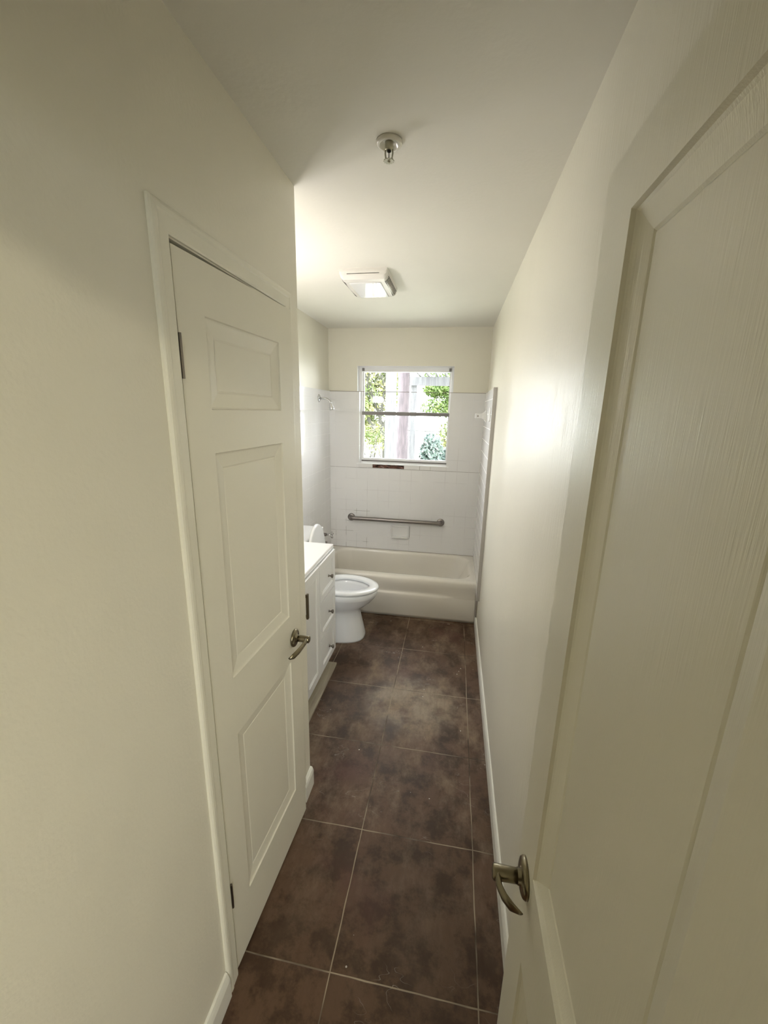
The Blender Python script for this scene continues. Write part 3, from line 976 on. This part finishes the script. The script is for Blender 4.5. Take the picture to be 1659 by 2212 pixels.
def sprinkler():
    x, y = -0.497, 1.300
    root = empty('ceiling_sprinkler', (x, y, H))
    tag(root, 'small fire sprinkler head hanging from the hallway ceiling', 'sprinkler')
    bm = bmesh.new()
    prof = [(0, 0.036), (0.004, 0.0365), (0.008, 0.034), (0.010, 0.029), (0.009, 0.025), (0.003, 0.022), (0.002, 0.012)]
    lathe(bm, prof, (x, y, H), (0, 0, -1), 36)
    b = obj('escutcheon', bm, M['plate'] , smooth=True); keep(b, root)
    bm = bmesh.new()
    lathe(bm, [(0, 0.0115), (0.016, 0.0115), (0.019, 0.009)], (x, y, H-0.002), (0, 0, -1), 20)
    for s in (-1, 1):
        tube(bm, [(x+s*0.0095, y, H-0.018), (x+s*0.0105, y, H-0.028), (x+s*0.009, y, H-0.038), (x+s*0.003, y, H-0.0445)], 0.0022, 8)
    b = obj('frame', bm, M['nickel_light'], smooth=True); keep(b, root)
    bm = bmesh.new()
    lathe(bm, [(0, 0.003), (0.002, 0.0055), (0.006, 0.0055), (0.008, 0.003)], (x, y, H-0.018), (0, 0, -1), 14)
    tube(bm, [(x, y, H-0.024), (x, y, H-0.044)], 0.0012, 8)
    b = obj('bulb', bm, M['dark'], smooth=True); keep(b, root)
    bm = bmesh.new()
    rings = []
    n = 48
    for zz, r in ((0, 0.004), (0, 0.0145), (-0.0015, 0.0150), (-0.0020, 0.0145), (-0.0020, 0.004)):
        rings.append([(x+(r if (k % 4 < 2 or r < 0.01) else r*0.88)*math.cos(2*PI*k/n), y+(r if (k % 4 < 2 or r < 0.01) else r*0.88)*math.sin(2*PI*k/n), H-0.0445+zz) for k in range(n)])
    loft(bm, rings)
    lathe(bm, [(0, 0.004), (0.003, 0.0035), (0.004, 0.002)], (x, y, H-0.0465), (0, 0, -1), 12)
    b = obj('deflector', bm, M['nickel_light']); keep(b, root)
M['plate'] = mat('painted_escutcheon', (0.72, 0.70, 0.62), 0.22)
M['nickel_light'] = mat('painted_sprinkler_metal', (0.50, 0.48, 0.38), 0.35, 0.5)
sprinkler()

def vent_fan():
    x0, x1, y0, y1 = -0.925, -0.662, 2.29, 2.67
    root = empty('exhaust_fan', ((x0+x1)/2, (y0+y1)/2, H))
    tag(root, 'boxy white exhaust fan cover with side louvres on the ceiling', 'exhaust fan')
    bm = bmesh.new()
    # cross-section in x-z, rounded right and left shoulders, swept along y with tapered ends
    def sec(ins, dz):
        a, b = x0+ins, x1-ins
        pts = [(a, 0), (a+0.002, -0.012)]
        for k in range(7):
            t = k/6*PI/2
            pts.append((a+0.002+0.026*(1-math.cos(t)), -0.012-(dz-0.012)*math.sin(t)))
        for k in range(7):
            t = (6-k)/6*PI/2
            pts.append((b-0.002-0.026*(1-math.cos(t)), -0.012-(dz-0.012)*math.sin(t)))
        pts += [(b-0.002, -0.012), (b, 0)]
        return pts
    rings = []
    for y, ins, dz in ((y0, 0.004, 0.014), (y0+0.006, 0.002, 0.030), (y0+0.022, 0, 0.046), (y0+0.05, 0, 0.050), ((y0+y1)/2, 0, 0.053), (y1-0.05, 0, 0.050), (y1-0.022, 0, 0.046), (y1-0.006, 0.002, 0.030), (y1, 0.004, 0.014)):
        rings.append([(px, y, H+pz) for px, pz in sec(ins, dz)])
    loft(bm, rings)
    b = obj('fan_cover', bm, M['plastic']); keep(b, root)
    # glossy lens across the bottom
    # louvre slots following the curved shoulders on both long sides
    for side in (0, 1):
        for k in range(5):
            t = R(22+k*13)
            xx = 0.002+0.026*(1-math.cos(t)); zz = -0.012-(0.050-0.012)*math.sin(t)
            px = (x1-xx) if side else (x0+xx)
            bm = bmesh.new()
            box(bm, px-0.0016, px+0.0022, y0+0.05, y1-0.05, H+zz-0.0012, H+zz+0.0012)
            b = obj('louvre_slot', bm, M['dark']); keep(b, root)
    b = obj('front_groove', bx(x0+0.045, x1-0.045, y0+0.0015, y0+0.004, H-0.0235, H-0.0215), M['dark']); keep(b, root)
    b = obj('light_lens', bx(x0+0.045, x1-0.045, y0+0.055, y1-0.045, H-0.056, H-0.049), M['porcelain'], bevel=0.004, seg=3); keep(b, root)
vent_fan()

# ------------------------------------------------------------------ fill lamps added to brighten the rooms (both outside the view)
def fill_dome_lamp():  # unseen lamp added to lift the hall from behind
    x, y = 0.42, -1.3
    root = empty('added_ceiling_lamp', (x, y, H))
    tag(root, 'unseen warm dome lamp added on the ceiling behind as fill', 'lamp')
    bm = bmesh.new()
    lathe(bm, [(0, 0.17), (0.02, 0.17), (0.025, 0.16)], (x, y, H), (0, 0, -1), 32)
    b = obj('fill_lamp_base', bm, M['nickel_light'], smooth=True); keep(b, root)
    bm = bmesh.new()
    lathe(bm, [(0.02, 0.155), (0.05, 0.15), (0.085, 0.11), (0.10, 0.05), (0.103, 0.005)], (x, y, H), (0, 0, -1), 32)
    b = obj('fill_lamp_shade', bm, emis('fill_lamp_glass', (1.0, 0.92, 0.68), REAR_FILL_POWER), smooth=True); keep(b, root)
fill_dome_lamp()

def added_vanity_light():  # unseen light bar added to brighten the bathroom
    y, z = 1.93, 1.88
    root = empty('added_vanity_light', (-W, y, z))
    tag(root, 'unseen light bar with three globes added above the vanity as fill', 'lamp')
    b = obj('back_plate', bx(-W, -W+0.03, y-0.30, y+0.30, z-0.05, z+0.05), M['chrome'], bevel=0.005); keep(b, root)
    gm = emis('fill_globe_glass', (1.0, 0.96, 0.95), VANITY_FILL_POWER)
    for k in (-1, 0, 1):
        bm = bmesh.new()
        bmesh.ops.create_uvsphere(bm, u_segments=20, v_segments=12, radius=0.05)
        bmesh.ops.translate(bm, verts=bm.verts, vec=(-W+0.085, y+k*0.19, z))
        b = obj('fill_globe', bm, gm, smooth=True); keep(b, root)
added_vanity_light()

# ------------------------------------------------------------------ garden outside
M['lawn'] = leaf('lawn', (0.26, 0.30, 0.19), (0.42, 0.40, 0.36))
M['leaf_green'] = leaf('bright_green_leaves', (0.075, 0.125, 0.030), (0.11, 0.16, 0.035))
M['leaf_yellow'] = leaf('yellow_green_leaves', (0.11, 0.155, 0.05), (0.19, 0.19, 0.06))
M['leaf_teal'] = leaf('blue_green_leaves', (0.07, 0.105, 0.095), (0.10, 0.135, 0.115))
M['bark'] = wood('grey_bark', (0.042, 0.033, 0.038), (0.078, 0.062, 0.068), (2, 2, 0.4))
M['branch'] = mat('dark_branch', (0.045, 0.045, 0.035), 0.9)
M['white_paint'] = wood('flaking_white_paint', (0.098, 0.100, 0.102), (0.062, 0.062, 0.067), (3, 3, 0.2))
M['slat'] = mat('shaded_slat_side', (0.08, 0.08, 0.085), 0.8)  # dark tone stands in for the shaded sides of the slats
M['wire'] = mat('fence_wire', (0.12, 0.12, 0.12), 0.6, 0.5)
struct('ground', bx(-14, 10, -16, 26, -0.20, -0.09), M['lawn'], 'pale leaf-strewn lawn outside the window', 'ground')

o = obj('porch_post', bx(-1.285, -1.145, 6.0, 6.13, -0.09, 3.0), M['white_paint'], bevel=0.006)
tag(o, 'thick flaking white porch post nearest outside the window', 'post')

def pergola():
    root = empty('pergola', (-0.4, 8.0, 0))
    tag(root, 'white garden pergola with slatted roof seen through the window', 'pergola')
    b = obj('beam', bx(-1.38, 1.8, 8.0, 8.05, 2.20, 2.36), M['white_paint']); keep(b, root)
    for x in (-1.085, 1.2):
        b = obj('post', bx(x-0.055, x+0.055, 8.055, 8.165, -0.09, 2.36), M['white_paint'], bevel=0.004); keep(b, root)
    for k in range(17):
        x = -0.98+k*0.160
        b = obj('slat', bx(x, x+0.026, 4.4, 8.3, 2.365, 2.43), M['slat']); keep(b, root)
pergola()

rnd = random.Random(11)
def leaves(name, mt, blobs, count, size, parent=None):
    bm = bmesh.new()
    for _ in range(count):
        c, r = rnd.choice(blobs)
        d = Vector((rnd.gauss(0, 1), rnd.gauss(0, 1), rnd.gauss(0, 1))).normalized()*(rnd.random()**0.5)
        p = Vector(c) + Vector((d.x*r[0], d.y*r[1], d.z*r[2]))
        s = size*rnd.uniform(0.6, 1.3)
        a = Vector((rnd.gauss(0, 1), rnd.gauss(0, 1), rnd.gauss(0, 1))).normalized()
        b = a.orthogonal().normalized()
        vs = [bm.verts.new(p+a*s), bm.verts.new(p+b*s*0.4), bm.verts.new(p-a*s), bm.verts.new(p-b*s*0.4)]
        bm.faces.new(vs)
    return obj(name, bm, mt, parent)

def garden():
    t = empty('tree', (-1.17, 7.0, 0))
    tag(t, 'tree with a thick grey bark trunk between the two white posts', 'tree')
    bm = bmesh.new()
    tube(bm, [(-1.17, 7.0, -0.1), (-1.155, 7.0, 0.5), (-1.15, 7.0, 1.2), (-1.145, 7.0, 2.0), (-1.16, 7.02, 2.9), (-1.2, 7.1, 4.2)], [0.14, 0.115, 0.108, 0.10, 0.095, 0.06], 14)
    b = obj('trunk', bm, M['bark'], smooth=True); keep(b, t)
    b = leaves('foliage', M['leaf_green'], [((-1.3, 7.6, 4.6), (1.5, 1.2, 0.7))], 1500, 0.08); keep(b, t)
    t = empty('tree', (-2.3, 9.5, 0))
    tag(t, 'slender many-branched tree with yellow-green leaves in the left panes', 'tree')
    bm = bmesh.new()
    base = Vector((-1.95, 9.4, 0))
    stems = [[(-1.85, 9.4, -0.1), (-1.88, 9.4, 1.3), (-2.1, 9.4, 1.9), (-2.45, 9.4, 2.8)], [(-1.85, 9.4, 0.9), (-1.98, 9.4, 1.5), (-1.9, 9.4, 2.1), (-1.75, 9.4, 3.0)],
             [(-2.1, 9.4, 1.3), (-2.35, 9.4, 1.7), (-2.7, 9.4, 2.2), (-2.9, 9.4, 2.9)], [(-2.5, 9.4, -0.1), (-2.45, 9.4, 1.2), (-2.3, 9.4, 2.1), (-2.2, 9.4, 3.0)], [(-1.88, 9.4, 1.35), (-1.75, 9.4, 1.8), (-1.95, 9.4, 2.5)]]
    for st in stems:
        tube(bm, st, [0.05, 0.035, 0.022, 0.012][:len(st)], 8)
    for _ in range(60):
        st = rnd.choice(stems); i = rnd.randrange(1, len(st)-1)
        p = Vector(st[i]).lerp(Vector(st[i+1]), rnd.random())
        q = p+Vector((rnd.uniform(-0.5, 0.5), rnd.uniform(-0.2, 0.2), rnd.uniform(0.1, 0.6)))
        tube(bm, [p, p.lerp(q, 0.5)+Vector((0, 0, 0.04)), q], [0.012, 0.009, 0.005], 5)
    b = obj('branches', bm, M['branch']); keep(b, t)
    b = leaves('foliage', M['leaf_yellow'], [((-2.3, 9.6, 2.4), (0.7, 0.5, 0.9)), ((-2.8, 9.8, 2.6), (0.6, 0.5, 0.8)), ((-2.45, 9.3, 1.75), (0.35, 0.3, 0.25)), ((-1.9, 9.9, 2.9), (0.5, 0.4, 0.6)), ((-2.5, 9.7, 1.45), (0.4, 0.2, 0.25)), ((-2.1, 9.7, 2.0), (0.5, 0.4, 0.6)), ((-1.75, 9.8, 2.4), (0.3, 0.3, 0.6)), ((-2.3, 10.0, 1.2), (0.6, 0.3, 0.3))], 13000, 0.045); keep(b, t)
    t = empty('tree', (-0.2, 11.5, 0))
    tag(t, 'leafy green tree crown right of the posts below the pergola beam', 'tree')
    bm = bmesh.new()
    tube(bm, [(0.5, 11.5, -0.1), (0.45, 11.5, 1.2), (0.1, 11.5, 1.9), (-0.5, 11.5, 2.1)], [0.09, 0.07, 0.05, 0.02], 8)
    b = obj('trunk', bm, M['branch']); keep(b, t)
    b = leaves('foliage', M['leaf_green'], [((-0.25, 11.4, 2.15), (0.35, 0.4, 0.35)), ((-0.75, 11.6, 2.3), (0.45, 0.4, 0.22)), ((0.25, 11.5, 2.2), (0.5, 0.5, 0.6)), ((-0.6, 11.6, 2.9), (0.9, 0.5, 0.5)), ((-0.45, 11.5, 1.85), (0.8, 0.4, 0.3))], 10500, 0.05); keep(b, t)
    for k, (c, r, n, lab, mk) in enumerate((((-0.66, 7.4, 0.95), (0.22, 0.2, 0.42), 2600, 'blue-green shrub just right of the second white post', 'leaf_teal'),
                                      ((-0.28, 8.45, 0.72), (0.30, 0.2, 0.35), 2800, 'low blue-green shrub at the lower right of the window', 'leaf_teal'),
                                      ((-0.25, 9.5, 1.15), (0.45, 0.2, 0.45), 2600, 'loose yellow-green bush behind the blue-green shrubs', 'leaf_yellow'))):
        t = empty('shrub', (c[0], c[1], 0))
        tag(t, lab, 'shrub')
        bm = bmesh.new()
        for _ in range(9):
            q = Vector(c)+Vector((rnd.uniform(-1, 1)*r[0], rnd.uniform(-1, 1)*r[1], rnd.uniform(0, 1)*r[2]))
            tube(bm, [(c[0], c[1], -0.1), Vector((c[0], c[1], 0.3)).lerp(q, 0.4), q], [0.012, 0.009, 0.004], 5)
        b = obj('stems', bm, M['branch']); keep(b, t)
        b = leaves('foliage', M[mk], [(c, r), ((c[0], c[1], c[2]*0.5), (r[0]*0.8, r[1], c[2]*0.4))], n, 0.05); keep(b, t)
    # bare twiggy bush and wire fence, lower left pane
    bm = bmesh.new()
    for _ in range(26):
        p = Vector((-1.95+rnd.uniform(-0.15, 0.15), 8.5, -0.1))
        q = p+Vector((rnd.uniform(-0.45, 0.45), rnd.uniform(-0.2, 0.2), rnd.uniform(1.1, 1.65)))
        tube(bm, [p, p.lerp(q, 0.5)+Vector((rnd.uniform(-0.1, 0.1), 0, 0)), q], [0.011, 0.008, 0.004], 5)
    o = obj('bare_bush', bm, M['branch'])
    tag(o, 'bare twiggy bush at the lower left of the window', 'shrub')
    b = leaves('leaves', M['leaf_yellow'], [((-1.95, 8.5, 1.15), (0.4, 0.2, 0.35))], 500, 0.035); keep(b, o)
    bm = bmesh.new()
    tube(bm, [(-5, 10.5, 1.25), (4, 10.5, 1.25)], 0.018, 8)
    for k in range(9):
        tube(bm, [(-4.6+k*1.0, 10.5, -0.1), (-4.6+k*1.0, 10.5, 1.28)], 0.022, 8)
    for k in range(1, 6):
        tube(bm, [(-5, 10.5, 0.2*k), (4, 10.5, 0.2*k)], 0.004, 4)
    o = obj('wire_fence', bm, M['wire'])
    tag(o, 'low wire fence with thin posts across the back of the garden', 'fence')
garden()
